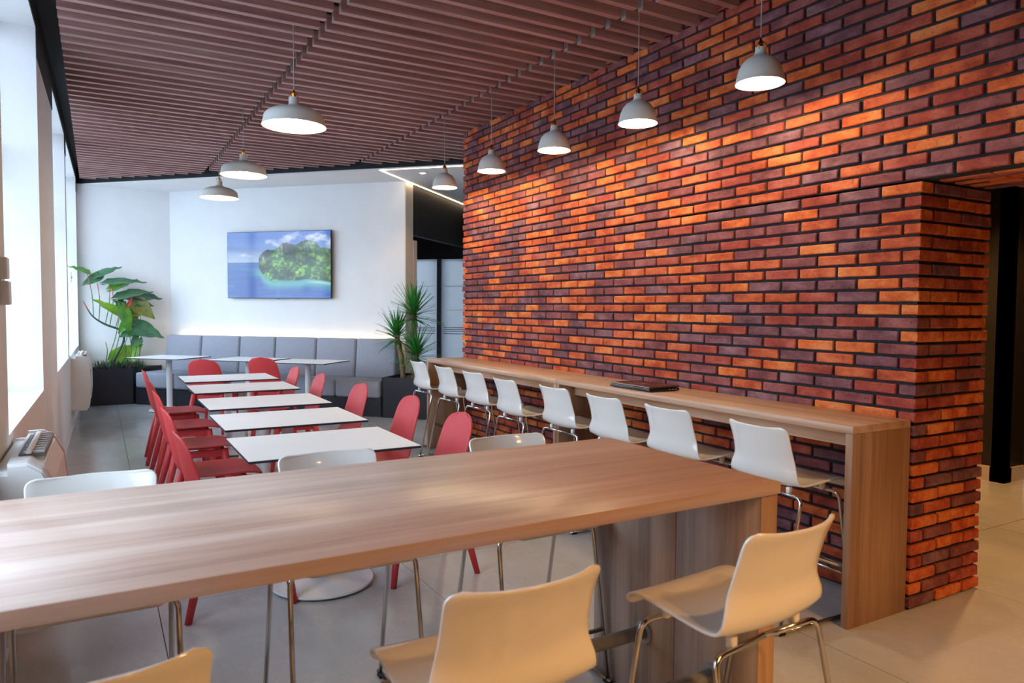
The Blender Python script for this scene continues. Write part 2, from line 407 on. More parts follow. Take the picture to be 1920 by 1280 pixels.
# ------------------------------------------------------------------ slat ceiling
EDGE = 8.57
ceil = prism('ceiling', [(-1.2, -4.2), (9.2, -4.2), (9.2, 14.5), (-1.2, 14.5)], 3.46, 3.60, M['black']); tag(ceil, kind='structure')
SP, SH, SW = .1625, .095, .046
bays = [(-.185, 1.295), (1.34, 2.877), (2.914, WX + .03)]
def slat(x0, x1, y):
    v, f = boxes([((0, -SW / 2, 0), (x1 - x0, SW / 2, SH))])
    o = link('slat', mesh('slat', v, f, [M['slat'], M['slatend']], [0, 0, 0, 1, 0, 1]), ceil, (x0, y, 3.272)); return o
smesh = {}
for b, (x0, x1) in enumerate(bays):
    k = -8
    while True:
        y = 4.526 + SP * k - SW / 2; k += 1
        if y < 2.0: continue
        xe = x1
        if b == 2 and y > WY1 + .05: xe = 4.45
        lim = (EDGE - .10 - y * nv.y) / nv.x           # cut back along the diagonal edge
        xs = x0
        if lim < x0 + .12: break
        if lim < xe: xe = lim
        key = (b, round(xe, 4))
        if key in smesh: link('slat', smesh[key], ceil, (x0, y, 3.272))
        else: smesh[key] = slat(x0, xe, y).data
# carrier rails that the slats hang from
for i, x in enumerate((.3, 1.0, 1.7, 2.5, 3.1)):
    box('carrier_rail', (x - .015, 2.0, 3.368), (x + .015, (EDGE - .3 - x * nv.x) / nv.y, 3.41), M['black'], ceil)
    box('rail_hanger', (x - .008, 6.0, 3.41), (x + .008, 6.02, 3.46), M['black'], ceil)

# white lowered ceiling past the slats
T1 = -4.25
A = P(EDGE, -9.1); Bq = P(EDGE, -1.2)
def xy(v): return (v.x, v.y)
far = prism('ceiling_lowered', [xy(P(EDGE, -9.4)), xy(P(EDGE, -2.2)), xy(P(13.0, -2.2)), xy(P(13.0, T1)), xy(P(9.6, T1)), xy(P(9.6, -9.4))], 3.222, 3.30, M['paint']); tag(far, kind='structure')
box('trim_1', (-9.6, -.03, 3.24), (-1.9, 0, 3.46), M['black'], loc=P(EDGE, 0), rot=(0, 0, DIAG))['kind'] = 'structure'
dark_far = prism('ceiling_far', [xy(P(9.6, -8)), xy(P(9.6, T1)), xy(P(13, T1)), xy(P(13, -8))], 3.23, 3.46, M['black']); tag(dark_far, kind='structure')
le = tag(root('ceiling_light_line', P(EDGE, T1, 3.22), DIAG, 'thin warm light strip along the slanted edge of the white ceiling', 'light strip'), None)
box('light_diffuser', (0, .006, -.004), (2.1, .018, .004), M['led'], le)
box('light_channel', (0, .0, -.001), (2.1, .024, .008), M['whitemetal'], le)
le2 = root('ceiling_light_line', P(EDGE, T1, 3.22), DIAG, 'thin warm light strip running back over the black bulkhead', 'light strip')
box('light_diffuser', (-.002, .02, -.006), (.014, 3.6, .004), M['led'], le2)
box('light_channel', (-.008, .02, -.001), (.020, 3.6, .008), M['whitemetal'], le2)
dl = root('recessed_downlight', (3.75, 8.92, 3.222), 0, 'small round recessed downlight in the white ceiling', 'downlight')
lathe('rim', [(.055, 0), (.055, -.006), (.04, -.008), (.038, 0)], M['whitemetal'], dl, 24)
lathe('lens', [(.001, -.003), (.038, -.003)], M['bulb'], dl, 24)
lamp('downlight_light', 'SPOT', (3.75, 8.92, 3.2), 25, WARM, .04, spot=110)

# ------------------------------------------------------------------ far walls
TVS = 9.43
w = box('wall_back', (-8.45, 0, 0), (-4.285, .25, 3.23), M['paint'], loc=P(TVS, 0), rot=(0, 0, DIAG)); tag(w, kind='structure')
w = box('wall_end', (-.62, 12.5, 0), (1.08, 12.62, 3.46), M['paint']); tag(w, kind='structure')
col = multi('trim_2', [((-4.285, -.002, 0), (-4.27, .25, 3.23)), ((-4.30, .25, 0), (-4.26, .37, 2.42))], M['beige'], loc=P(TVS, 0), rot=(0, 0, DIAG)); tag(col, kind='structure')
w = box('wall_bulkhead', (T1 - .12, 9.685, 2.5), (T1 - .035, 12.9, 3.23), M['black'], rot=(0, 0, DIAG)); tag(w, kind='structure')
# glazed front far behind
w = multi('wall_far', [((-7.5, 12, 2.31), (-1.5, 12.12, 3.46))], M['black'], rot=(0, 0, DIAG)); tag(w, kind='structure')
w = box('wall_far_right', (-2.2, 8.6, 0), (-2.1, 13.0, 3.3), M['paint'], rot=(0, 0, DIAG)); tag(w, kind='structure')
w = box('wall_far_left', (-7.6, 9.6, 0), (-7.5, 13.0, 3.46), M['paint'], rot=(0, 0, DIAG)); tag(w, kind='structure')
wf = root('window_1', P(12, 0, 0), DIAG, kind='structure')
for i, x in enumerate((-7.4, -5.95, -4.79, -3.6, -2.35)):
    box('mullion', (x - .035, -.03, 0), (x + .035, .09, 2.31), M['darkframe'], wf)
box('sill_rail', (-7.4, -.02, 0), (-2.3, .08, .08), M['darkframe'], wf)
for a, b in ((-7.365, -5.985), (-5.915, -4.825), (-4.755, -3.635), (-3.565, -2.385)):
    box('pane', (a, .02, .08), (b, .03, 2.31), M['frost'], wf)
    for z in (1.83, 1.41): box('film_joint', (a, .008, z - .004), (b, .014, z + .004), M['paint'], wf)
    for z in (1.10, 1.07, 1.035, .99): box('film_stripe', (a + .04, .008, z - .006), (b - .05, .014, z + .006), M['darkframe'], wf)
box('wall_outside', (-9, 14.0, 0), (0, 14.1, 3.0), M['paint'], rot=(0, 0, DIAG))['kind'] = 'structure'

# corridor behind the opening
w = multi('wall_corridor', [((6.62, 3.18, .12), (6.72, 6.5, 2.9)), ((6.62, 3.18, .12), (6.93, 3.28, 2.9)), ((6.93, 3.1, .12), (7.1, 3.28, 2.9)), ((7.02, -4.2, .12), (7.12, 3.2, 2.9))], M['dark_panel']); tag(w, kind='structure')
w = multi('baseboard_corridor', [((6.60, 3.165, 0), (6.72, 6.5, .125)), ((6.60, 3.165, 0), (6.95, 3.28, .125)), ((6.99, -4.2, 0), (7.12, 3.15, .125))], M['beige']); tag(w, kind='structure')
w = box('ceiling_corridor', (WX + WT, -4.2, 2.9), (9.2, 6.5, 3.0), M['dark_panel']); tag(w, kind='structure')
w = box('wall_light_stop', (WX + WT, 6.5, 0), (7.1, 6.6, 3.0), M['dark_panel']); tag(w, kind='structure')  # unseen wall, added to stop light leaking in past the corridor
dk = root('door_1', (6.96, 3.05, 0), R(-90), kind='structure')
box('door_leaf', (.1, -.02, .01), (1.0, .02, 2.1), mat('brown_door', (78, 50, 34), .4), dk)
box('door_frame', (.04, -.03, 0), (.1, .03, 2.16), M['dark_panel'], dk)
tube('door_handle', [(.18, -.02, 1.0), (.18, -.07, 1.0), (.30, -.07, 1.0)], .009, M['steel'], dk, rad=.015)
go = box('ground_added', (-40, -30, -.5), (-1.25, 40, -.4), mat('ground_added_grey', (172, 174, 176), .9)); tag(go, kind='structure')  # unseen ground plane, added to dim the light on the window reveals
# room behind the camera, closed
w = box('wall_front', (-1.2, -4.3, 0), (9.2, -4.2, 3.5), noisy('brown_panelling', [(.3, (112, 84, 62)), (.7, (126, 96, 72))], 2, .5, (8, 8, 1))); tag(w, kind='structure')

# ------------------------------------------------------------------ window wall on the left
WL = root('wall_left', (-.325, 5.85, 0), -math.atan(.0127), kind='structure')
SILL, HEAD = .865, 3.30
wins = [(1.35, 3.2),  (3.89, 5.85), (7.36, 9.31), (9.55, 12.35)]
Y = lambda y: y - 5.85
yl0, yl1 = Y(-4.2), Y(12.7)
lst = [((-.40, yl0, 0), (0, yl1, SILL)), ((-.40, yl0, HEAD), (0, yl1, 3.5))]
prev = yl0
for a, b in wins:
    lst.append(((-.40, prev, SILL), (0, Y(a), HEAD))); prev = Y(b)
lst.append(((-.40, prev, SILL), (0, yl1, HEAD)))
multi('wall_surface', lst, M['paint'], WL)
bands = [((0, yl0, HEAD), (.006, yl1, 3.46))]; prev = yl0
for a, b in wins + [(12.7, 13)]:
    bands.append(((0, prev, 3.108), (.006, Y(a), HEAD))); prev = Y(b)
multi('upper_band', bands, M['black'], WL)['label'] = 'black painted band under the ceiling'
multi('baseboard', [((0, yl0, 0), (.012, yl1, .06))], M['paint'], WL)
for i, (a, b) in enumerate(wins):
    wo = root('window_%d' % (i + 2), (-.325, 5.85, 0), -math.atan(.0127), kind='structure')
    a, b = Y(a), Y(b); m_ = (a + b) / 2
    multi('frame', [((-.36, a, SILL), (-.30, a + .06, HEAD)), ((-.36, b - .06, SILL), (-.30, b, HEAD)), ((-.36, a, SILL), (-.30, b, SILL + .06)),
                    ((-.36, a, HEAD - .06), (-.30, b, HEAD)), ((-.36, m_ - .04, SILL), (-.30, m_ + .04, HEAD)), ((-.36, a, 2.45), (-.30, b, 2.51))], M['paint'], wo)
    box('pane', (-.335, a + .05, SILL + .05), (-.325, m_ - .03, HEAD - .05), M['glass'], wo)
    box('pane', (-.335, m_ + .03, SILL + .05), (-.325, b - .05, HEAD - .05), M['glass'], wo)
    box('window_sill', (-.30, a, SILL), (.0, b, SILL + .004), M['paint'], wo)
    pl = lamp('window_portal', 'AREA', (-.325 - .44, 5.85 + m_, (SILL + HEAD) / 2), 1, (1, 1, 1), b - a, (0, R(-90), 0), sy=None, portal=True)
    pl.data.shape = 'RECTANGLE'; pl.data.size = HEAD - SILL; pl.data.size_y = b - a
tb = root('wall_control_box', (-.352, 3.72, 1.45), 0, 'small white control box on the pier left of the first window', 'control box')
box('casing', (0, -.05, 0), (.035, .05, .1), M['pvc'], tb, .006)
box('cover', (0, -.05, .11), (.03, .05, .2), M['pvc'], tb, .006)
gl_ = root('window_latch', (-.262, 10.05, 1.72), 0, 'small grey latch plate on the thin pier near the corner', 'latch')
box('plate', (0, -.03, 0), (.006, .03, .13), M['steel'], gl_, .003); box('lever', (.006, -.01, .05), (.014, .01, .07), M['steel'], gl_, .003)

# ------------------------------------------------------------------ fan coil units
def fan_coil(loc, ln, lab):
    r_ = root('fan_coil_unit', loc, -math.atan(.0127), lab, 'heater', 'fan coil units under the windows')
    prof = [(0, 0), (.155, 0), (.185, .05), (.200, .2), (.200, .42), (.188, .53), (.155, .60), (.11, .632), (.05, .632), (.05, .60), (0, .60)]
    def ext(name, pr, y0, y1, m, sc=1.0, par=r_):
        n = len(pr); cx, cz = .1, .31
        q = [((x - cx) * sc + cx if x > 0 else 0, (z - cz) * sc + cz) for x, z in pr]
        v = [(x, y0, z) for x, z in q] + [(x, y1, z) for x, z in q]
        f = [tuple(range(n)), tuple(range(n, 2 * n))[::-1]] + [(i, n + i, n + (i + 1) % n, (i + 1) % n) for i in range(n)]
        me = mesh(name, v, f, m); bm = bmesh.new(); bm.from_mesh(me); bmesh.ops.recalc_face_normals(bm, faces=bm.faces[:]); bm.to_mesh(me); bm.free()
        return link(name, me, par)
    ext('casing', prof, 0, ln, M['pvc'], .985)
    for k in range(4): ext('end_rib', prof, .015 + k * .035, .035 + k * .035, M['pvc'], 1.02)
    ext('end_rib', prof, ln - .04, ln - .015, M['pvc'], 1.02)
    gr = box('outlet_grille', (.065, .22, .622), (.155, ln - .12, .634), mat('grey_brown_grille', (112, 98, 90), .6), r_, rot=(0, 0, 0))
    for k in range(9): box('louvre', (.08, .24 + k * (ln - .38) / 8, .60), (.15, .25 + k * (ln - .38) / 8, .642), M['pvc'], gr)
    box('flap', (.09, .2, .636), (.11, ln - .14, .65), M['pvc'], r_, .004)
    box('front_slot', (.192, .05, .17), (.204, .058, .47), M['rubber'], r_)
    box('foot_pipe', (.01, .05, -.06), (.035, .07, .0), M['pvc'], r_)
    return r_
fan_coil((-.345, 3.18, .23), .85, 'white ribbed fan coil heater under the near window, behind the white stool')
fan_coil((-.278, 9.75, .23), 1.0, 'white fan coil heater on the window wall beside the black planter')

# ------------------------------------------------------------------ long high table
t = root('high_table', (.745, 1.9, 0), 0, 'long oak high table across the foreground with oak end panel', 'table')
TZ = .93
box('tabletop', (-1.045, -.425, TZ - .036), (1.045, .425, TZ), M['table'], t, .0015, 1)
for sx, nm in ((1, 1), (-1, -1)):
    x0, x1 = (.972, 1.040) if sx > 0 else (-1.040, -.972)
    box('end_panel', (x0, -.415, .0), (x1, -.052, TZ - .036), M['panel'], t, .0015, 1)
    box('end_panel', (x0, -.049, .0), (x1, .415, TZ - .036), M['panel'], t, .0015, 1)
    box('warm_lit_edge', (x0 - .001, -.4165, .0), (x1 + .001, -.4145, TZ - .037), M['endpanel'], t)  # thin warm-tinted sheet, paints the lamp light on the panel's near face
for y, z in ((.10, .275), (-.235, .262)):
    rl = tube('foot_rail', [(-.972, y, z), (.972, y, z)], .024, M['railgrey'], t, 16)
    for x, s in ((.972, -1), (-.972, 1)):
        v, f = tube_geo([(x, y, z), (x + s * .012, y, z)], .04, 20); link('flange', mesh('flange', v, f, M['railgrey'], smooth=False), rl)
t.name = 'high_table'

# ------------------------------------------------------------------ wall counter
def counter(y0, y1, lab):
    c = root('bar_counter', (2.93, y0, 0), 0, lab, 'counter', 'oak bar counters along the brick wall'); ln = y1 - y0; d = 3.366 - 2.93
    box('worktop', (0, 0, TZ - .036), (d, ln, TZ), M['counter'], c, .0015, 1)
    box('end_panel', (0.001, 0, 0), (d, .036, TZ - .0365), M['endpanel'], c, .001, 1)
    box('end_panel', (0.001, ln - .036, 0), (d, ln, TZ - .0365), M['endpanel'], c, .001, 1)
    box('apron', (.14, .036, TZ - .12), (.158, ln - .036, TZ - .0365), M['counter'], c)
    tube('foot_rail', [(.09, .036, .25), (.09, ln - .036, .25)], .014, M['chrome'], c, 12)
    return c
counter(2.03, 4.445, 'nearer oak bar counter on the brick wall, carrying the closed laptop')
counter(4.45, 6.86, 'farther oak bar counter on the brick wall, reaching towards the yucca')
lp = root('laptop', (2.974, 3.46, TZ), 0, 'closed dark laptop lying on the oak bar counter', 'laptop')
box('base', (0, 0, .004), (.25, .40, .019), M['laptopblack'], lp, .004); box('lid', (.002, .002, .022), (.25, .398, .033), M['laptoplid'], lp, .003)
box('front_trim', (-.001, .004, .020), (.003, .396, .0225), M['silver'], lp); box('front_trim', (-.001, .004, .030), (.004, .396, .0335), M['silver'], lp)
for q in ((.02, .02), (.22, .02), (.02, .37), (.22, .37)): box('foot', (q[0], q[1], 0), (q[0] + .012, q[1] + .012, .005), M['rubber'], lp)
for k in range(3): box('port', (.16 + k * .025, -.001, .009), (.175 + k * .025, .002, .014), M['silver'], lp)
box('badge', (.11, .18, .0331), (.13, .22, .0335), M['silver'], lp)

# ------------------------------------------------------------------ white bar stools
def make_stool():
    s = root('bar_stool', (0, 0, 0), 0)
    shell('seat_shell', [(-.250, .912, .186, .040, .008), (-.228, .868, .181, .042, .004), (-.205, .80, .180, .042, 0), (-.190, .745, .187, .04, 0),
                         (-.190, .695, .202, .035, .004), (-.172, .655, .210, .022, .010), (-.130, .632, .214, .004, .018), (-.06, .626, .211, 0, .022),
                         (.04, .634, .206, 0, .020), (.12, .646, .200, 0, .012), (.165, .648, .196, 0, .006), (.192, .637, .193, 0, 0), (.198, .612, .188, 0, 0)],
          .009, .035, .03, M['plastic'], s)
    for sx in (-1, 1):
        tube('leg', [(0, .10, .600), (sx * .212, .115, .602), (sx * .220, .215, .012)], .0085, M['chrome'], s, 10, .04)
        tube('leg', [(0, -.12, .598), (sx * .214, -.135, .600), (sx * .220, -.262, .012)], .0085, M['chrome'], s, 10, .04)
        sk = tube('skid', [(sx * .220, -.285, .0105), (sx * .220, .235, .0105)], .0085, M['chrome'], s, 10)
        for y in (-.27, .2): box('glide', (sx * .220 - .011, y, 0), (sx * .220 + .011, y + .035, .012), M['rubber'], sk)
    tube('footrest', [(-.216, .185, .20), (.216, .185, .20)], .0085, M['chrome'], s, 10)
    for x in (-.13, .13):
        for y in (-.12, .10): box('bracket', (x - .012, y - .012, .598), (x + .012, y + .012, .634), M['plastic'], s, .004, 1)
    return s
stool = make_stool(); kids[stool.name] = list(stool.children)
for ch in list(stool.children): kids[ch.name] = list(ch.children)
sp = []
for x, y, lab in ((1.492, 1.40, 'white bar stool at the near right of the high table, in full view'),
                  (.735, 1.41, 'white bar stool at the near side of the high table, in the middle'),
                  (-.03, 1.41, 'white bar stool at the bottom left corner, only its back rim showing')):
    sp.append((x, y, .08 if x > 1 else 0, lab, 'white stools at the high table'))
for x, y, lab in ((1.478, 2.41, 'white stool behind the high table, nearest the oak counter'),
                  (.725, 2.41, 'white stool behind the high table in front of the nearest white table'),
                  (-.02, 2.41, 'white stool behind the high table beside the near fan coil')):
    sp.append((x, y, R(180), lab, 'white stools at the high table'))
cl = ['nearest counter stool, beside the end panel of the oak counter', 'second counter stool from the near end panel, left of the first',
      'third counter stool from the near end panel, left of the laptop end', 'fourth counter stool, in front of the joint of the two counters',
      'fifth counter stool from the near end, its tan lit seat clear of the back', 'sixth counter stool from the near end, third from the yucca',
      'seventh counter stool, in front of the far counter end panel', 'farthest counter stool, in front of the black planter by the yucca']
for i, (x, y) in enumerate(((2.637, 2.354), (2.646, 3.0), (2.640, 3.56), (2.655, 4.146), (2.62, 4.77), (2.675, 5.43), (2.68, 6.02), (2.72, 6.73))):
    sp.append((x + .25, y, R(-90) + random.uniform(-.04, .04), 'white ' + cl[i], 'white stools at the bar counter'))
for i, (x, y, a, lab, g) in enumerate(sp):
    o = stool if i == 0 else copy_tree(stool)
    o.location = (x, y, 0); o.rotation_euler = (0, 0, a); tag(o, lab, 'stool', g)

# ------------------------------------------------------------------ red chairs
def make_chair():
    s = root('red_chair', (0, 0, 0), 0)
    shell('seat_shell', [(-.275, .855, .176, .015, -.004), (-.262, .80, .184, .025, 0), (-.245, .72, .192, .035, 0), (-.225, .62, .203, .045, 0), (-.205, .53, .213, .045, .004),
                         (-.18, .475, .218, .035, .014), (-.13, .446, .220, .01, .024), (-.05, .437, .220, 0, .026), (.06, .442, .220, 0, .02),
                         (.16, .456, .216, 0, .006), (.225, .458, .210, 0, -.006), (.262, .446, .200, 0, -.012)], .010, .115, .05, M['red'], s)
    v, f = [], []
    def leg(x, y0, y1, top):
        a = [(x * .80, y0, top), (x * 1.08, y1, 0)]
        pts = [Vector(a[0]), Vector(a[0]).lerp(Vector(a[1]), .5), Vector(a[1])]
        return tube('leg', pts, [.027, .022, .016], M['red'], s, 8)
    for sx in (-1, 1): leg(sx * .205, .17, .235, .435)
    for sx in (-1, 1): leg(sx * .205, -.14, -.245, .44)
    multi('apron', [((-.175, -.13, .385), (-.15, .18, .432)), ((.15, -.13, .385), (.175, .18, .432)), ((-.15, .155, .385), (.15, .18, .435)), ((-.15, -.13, .385), (.15, -.105, .432))], M['red'], s)
    return s
chair = make_chair(); kids[chair.name] = list(chair.children)
for ch in list(chair.children): kids[ch.name] = []
names = ['nearest', 'second nearest', 'third nearest', 'fourth nearest', 'farthest']
cp = []
for i, y in enumerate((3.76, 4.69, 5.63, 6.56, 7.50)):
    cp.append((.575 + .012 * i, y, R(-90), '%s red chair in the row on the window side of the white tables' % names[i], 'red chairs on the window side'))
for i, y in enumerate((3.70, 4.56, 5.47, 6.47, 7.30)):
    cp.append(((1.545, 1.59, 1.54, 1.49, 1.46)[i], y, R(90), '%s red chair in the row on the brick wall side of the white tables' % names[i], 'red chairs on the counter side'))
cp.append((1.16, 8.98, R(-32), 'red chair with its back to the camera, left of the two facing the sofa', 'red chairs facing the sofa'))
cp.append((1.83, 9.02, R(-40), 'red chair with its back to the camera, right of the two facing the sofa', 'red chairs facing the sofa'))
for i, (x, y, a, lab, g) in enumerate(cp):
    o = chair if i == 0 else copy_tree(chair)
    o.location = (x, y, 0); o.rotation_euler = (0, 0, a + random.uniform(-.03, .03)); tag(o, lab, 'chair', g)

# ------------------------------------------------------------------ white tables
def make_table():
    s = root('cafe_table', (0, 0, 0), 0)
    top = box('tabletop', (-.42, -.33, .736), (.42, .33, .747), M['whitelam'], s)
    box('edge_band', (-.421, -.331, .7335), (.421, .331, .7445), M['edge'], top)
    multi('top_bracket', [((-.2, -.02, .722), (.2, .02, .7335)), ((-.02, -.2, .722), (.02, .2, .7335))], M['whitemetal'], s)
    lathe('column', [(.0375, .02), (.0375, .724)], M['whitemetal'], s, 28)
    lathe('base_plate', [(.001, .014), (.262, .010), (.266, .016), (.262, .024), (.05, .030), (.045, .034), (.001, .034)], M['whitemetal'], s, 48)
    for k in range(5):
        a = 2 * math.pi * k / 5 + .3
        lathe('levelling_foot', [(.001, 0), (.014, 0), (.014, .012), (.001, .012)], M['whitemetal'], s, 12, (.235 * math.cos(a), .235 * math.sin(a), 0))
    return s
tbl = make_table(); kids[tbl.name] = list(tbl.children)
for ch in list(tbl.children): kids[ch.name] = list(ch.children)
tp = [(1.006, 3.744, 0), (1.04, 4.677, 0), (1.072, 5.59, 0), (1.095, 6.643, 0), (1.115, 7.60, 0)]
tl = ['%s rectangular white table in the row between the red chairs' % n for n in names]
tp += [(.852, 11.0, DIAG), (1.75, 10.15, DIAG), (2.36, 9.42, DIAG)]
tl += ['white table before the sofa at the left, nearest the leafy planter', 'middle white table before the grey sofa', 'white table before the sofa at the right, nearest the yucca']
for i, (x, y, a) in enumerate(tp):
    o = tbl if i == 0 else copy_tree(tbl)
    o.location = (x, y, 0); o.rotation_euler = (0, 0, a)
    tag(o, tl[i], 'table', 'white tables in the middle row' if i < 5 else 'white tables before the sofa')

# ------------------------------------------------------------------ sofa and planters
so = root('bench_sofa', P(0, 0), DIAG, 'long built-in grey upholstered bench sofa on a black base under the screen', 'sofa')
box('base', (-8.24, 8.66, 0), (-4.28, 9.36, .25), M['planter'], so)
sb = [-8.22, -7.55, -6.88, -6.22, -5.58, -4.945, -4.275]
for a, b in zip(sb[:-1], sb[1:]): box('seat_cushion', (a + .004, 8.62, .25), (b - .004, 9.2, .475), M['fabric'], so, .035, 3)
bb = [-8.10, -7.458, -6.788, -6.186, -5.517, -4.887, -4.27]
for a, b in zip(bb[:-1], bb[1:]):
    o = box('back_cushion', (a + .004, -.11, 0), (b - .004, .11, .56), M['fabric'], so, .035, 3, loc=(0, 9.17, .45), rot=(R(-6), 0, 0))
led = root('wall_light_strip', P(9.40, 0), DIAG, 'warm hidden light strip behind the sofa back', 'light strip')
box('light_diffuser', (-8.1, 0, .93), (-4.4, .012, .96), mat('cove_led', (255, 236, 205), .4, emit=(255, 214, 160), estr=30), led)
box('light_channel', (-8.1, .012, .92), (-4.4, .028, .965), M['whitemetal'], led)

def planter(name, poly, h, lab):
    r_ = root(name, (0, 0, 0), 0, lab, 'planter'); n = len(poly)
    cx = sum(p[0] for p in poly) / n; cy = sum(p[1] for p in poly) / n; r_.location = (cx, cy, 0)
    pl = [(x - cx, y - cy) for x, y in poly]
    for i in range(n):
        a, b = Vector(pl[i]), Vector(pl[(i + 1) % n]); dd = (b - a).normalized(); nn = Vector((-dd.y, dd.x)) * .02
        pg = [tuple(a), tuple(b), tuple(b + nn - dd * .0), tuple(a + nn + dd * .0)]
        prism('side_panel', pg, 0, h, M['planter'], r_)
    q = [(x * .975, y * .975) for x, y in pl]; prism('soil', q, h - .12, h - .035, M['soil'], r_)
    return r_
planter('planter_box', [(-.235, 12.0), (.445, 12.0), (.86, 12.455), (-.235, 12.48)], .53, 'black planter box in the corner holding the tall leafy plant')
planter('planter_box', [xy(P(8.64, -4.255)), xy(P(8.64, -3.30)), xy(P(9.36, -3.30)), xy(P(9.36, -4.255))], .53, 'black planter box at the right end of the sofa holding the yucca')

# ------------------------------------------------------------------ television
tv = root('wall_screen', P(9.35, -6.285, 2.067), DIAG, 'large wall mounted screen showing a green island in a blue sea', 'television')
hw, hh = .872, .488
box('casing', (-hw - .006, 0, -hh - .006), (hw + .006, .035, hh + .006), M['laptopblack'], tv, .003, 1)
box('wall_mount', (-.25, .035, -.2), (.25, .079, .2), M['laptopblack'], tv)
box('maker_badge', (-.02, -.004, -hh - .016), (.02, .006, -hh - .004), M['laptopblack'], tv)
NX, NY = 260, 148
U, V = np.meshgrid((np.arange(NX) + .5) / NX, (np.arange(NY) + .5) / NY)      # V runs down
def fbm(U, V, sx, sy, seed, octv=5):
    g = np.random.default_rng(seed); out = 0; amp = 1; tot = 0
    for o_ in range(octv):
        nx, ny = int(sx * 2 ** o_) + 3, int(sy * 2 ** o_) + 3; G = g.random((ny, nx))
        x = U * (nx - 2); y = V * (ny - 2); xi = x.astype(int); yi = y.astype(int); fx = x - xi; fy = y - yi; fx = fx * fx * (3 - 2 * fx); fy = fy * fy * (3 - 2 * fy)
        out = out + amp * ((G[yi, xi] * (1 - fx) + G[yi, xi + 1] * fx) * (1 - fy) + (G[yi + 1, xi] * (1 - fx) + G[yi + 1, xi + 1] * fx) * fy); tot += amp; amp *= .55
    return out / tot
def mixc(a, b, t): return a * (1 - t[..., None]) + np.array(b) * t[..., None]
def sm(x, a, b): t_ = np.clip((x - a) / (b - a), 0, 1); return t_ * t_ * (3 - 2 * t_)
img = np.zeros((NY, NX, 3)) + np.array((78, 118, 205.)); img = mixc(img, (168, 192, 228), sm(V, .05, .46))
cl = fbm(U, V, 6, 7, 3); blob = np.exp(-((U - .48) / .12) ** 2 - ((V - .17) / .10) ** 2) + np.exp(-((U - .68) / .13) ** 2 - ((V - .08) / .09) ** 2) + 1.1 * np.exp(-((U - .93) / .14) ** 2 - ((V - .12) / .14) ** 2) + .9 * np.exp(-((U - .15) / .05) ** 2 - ((V - .34) / .035) ** 2) + .8 * np.exp(-((U - .24) / .05) ** 2 - ((V - .36) / .025) ** 2)
img = mixc(img, (232, 236, 244), sm(fbm(U, V, 11, 12, 3) * .75 + .42 * blob, .60, .92) * .85)
sea = (V > .457); seac = mixc(mixc(np.zeros_like(img) + np.array((66, 112, 188.)), (54, 98, 186), sm(V, .46, .7)), (84, 136, 205), sm(fbm(U, V, 4, 30, 5), .5, .7) * .5)
img[sea] = seac[sea]
isl_u = [.31, .312, .366, .405, .48, .51, .55, .60, .655, .69, .725, .77, .825, .875, .915, 1.0]; isl_v = [.60, .37, .30, .265, .25, .22, .17, .17, .21, .18, .14, .12, .14, .19, .255, .27]
wat_u = [.31, .32, .366, .43, .56, .69, .78, .9, 1.0]; wat_v = [.56, .57, .675, .735, .74, .735, .715, .73, .755]
n8 = fbm(U, V, 40, 30, 11); top = np.interp(U, isl_u, isl_v) + (fbm(U, V * 0, 30, 2, 9) - .5) * .05; bot = np.interp(U, wat_u, wat_v)
sh = sea & (U > .2) & (V < bot + .14 + .02 * np.sin(U * 9)) & (V > bot - .02); d_ = np.exp(-((V - bot - .05) / .07) ** 2) * sm(U, .18, .36)
img = np.where(sea[..., None], mixc(img, (96, 190, 180), d_ * .85), img); img = np.where(sea[..., None], mixc(img, (190, 222, 205), np.exp(-((V - bot - .035) / .018) ** 2) * sm(U, .7, .9) * .9), img)
isl = (U > .31) & (V > top) & (V < bot)
rock = mixc(np.zeros_like(img) + np.array((88, 96, 104.)), (150, 152, 160), sm(fbm(U, V, 60, 6, 21), .45, .65))
grn = mixc(np.zeros_like(img) + np.array((32, 84, 36.)), (112, 158, 58), sm(fbm(U, V, 34, 26, 31), .42, .66))
rk = np.clip(sm(top - V + .32, .1, .26) * (np.exp(-((U - .36) / .07) ** 2) + np.exp(-((U - .60) / .055) ** 2) + .8 * np.exp(-((U - .79) / .05) ** 2) + .7 * np.exp(-((U - .53) / .04) ** 2)), 0, 1)
isc = mixc(grn, (0, 0, 0), 0 * U); isc = isc * (1 - rk[..., None]) + rock * rk[..., None]; isc = isc * (.62 + .7 * sm(fbm(U, V, 9, 8, 77), .3, .7))[..., None]
isc = mixc(isc, (120, 142, 120), sm(U, .78, .95) * .45)
img = np.where(isl[..., None], isc * (.75 + .5 * n8[..., None]), img)
img = mixc(img, (190, 200, 225), .02 + .10 * np.exp(-((U - .50) / .02) ** 2) * (V > .3)); img = np.clip(img, 0, 255) / 255
imgl = np.where(img <= .04045, img / 12.92, ((img + .055) / 1.055) ** 2.4)
vx = [(-hw + 2 * hw * i / NX, -.0015, hh - 2 * hh * j / NY) for j in range(NY + 1) for i in range(NX + 1)]
fx_ = [(j * (NX + 1) + i, (j + 1) * (NX + 1) + i, (j + 1) * (NX + 1) + i + 1, j * (NX + 1) + i + 1) for j in range(NY) for i in range(NX)]
ms = bpy.data.materials.new('lit_screen_picture'); ms.use_nodes = True; b_ = ms.node_tree.nodes['Principled BSDF']
at_ = N(ms, 'ShaderNodeAttribute', attribute_name='picture'); b_.inputs['Base Color'].default_value = (.01, .01, .01, 1); b_.inputs['Roughness'].default_value = .12
L(ms, at_.outputs['Color'], b_.inputs['Emission Color']); b_.inputs['Emission Strength'].default_value = .78
me = mesh('screen', vx, fx_, ms); ca = me.color_attributes.new('picture', 'FLOAT_COLOR', 'CORNER')
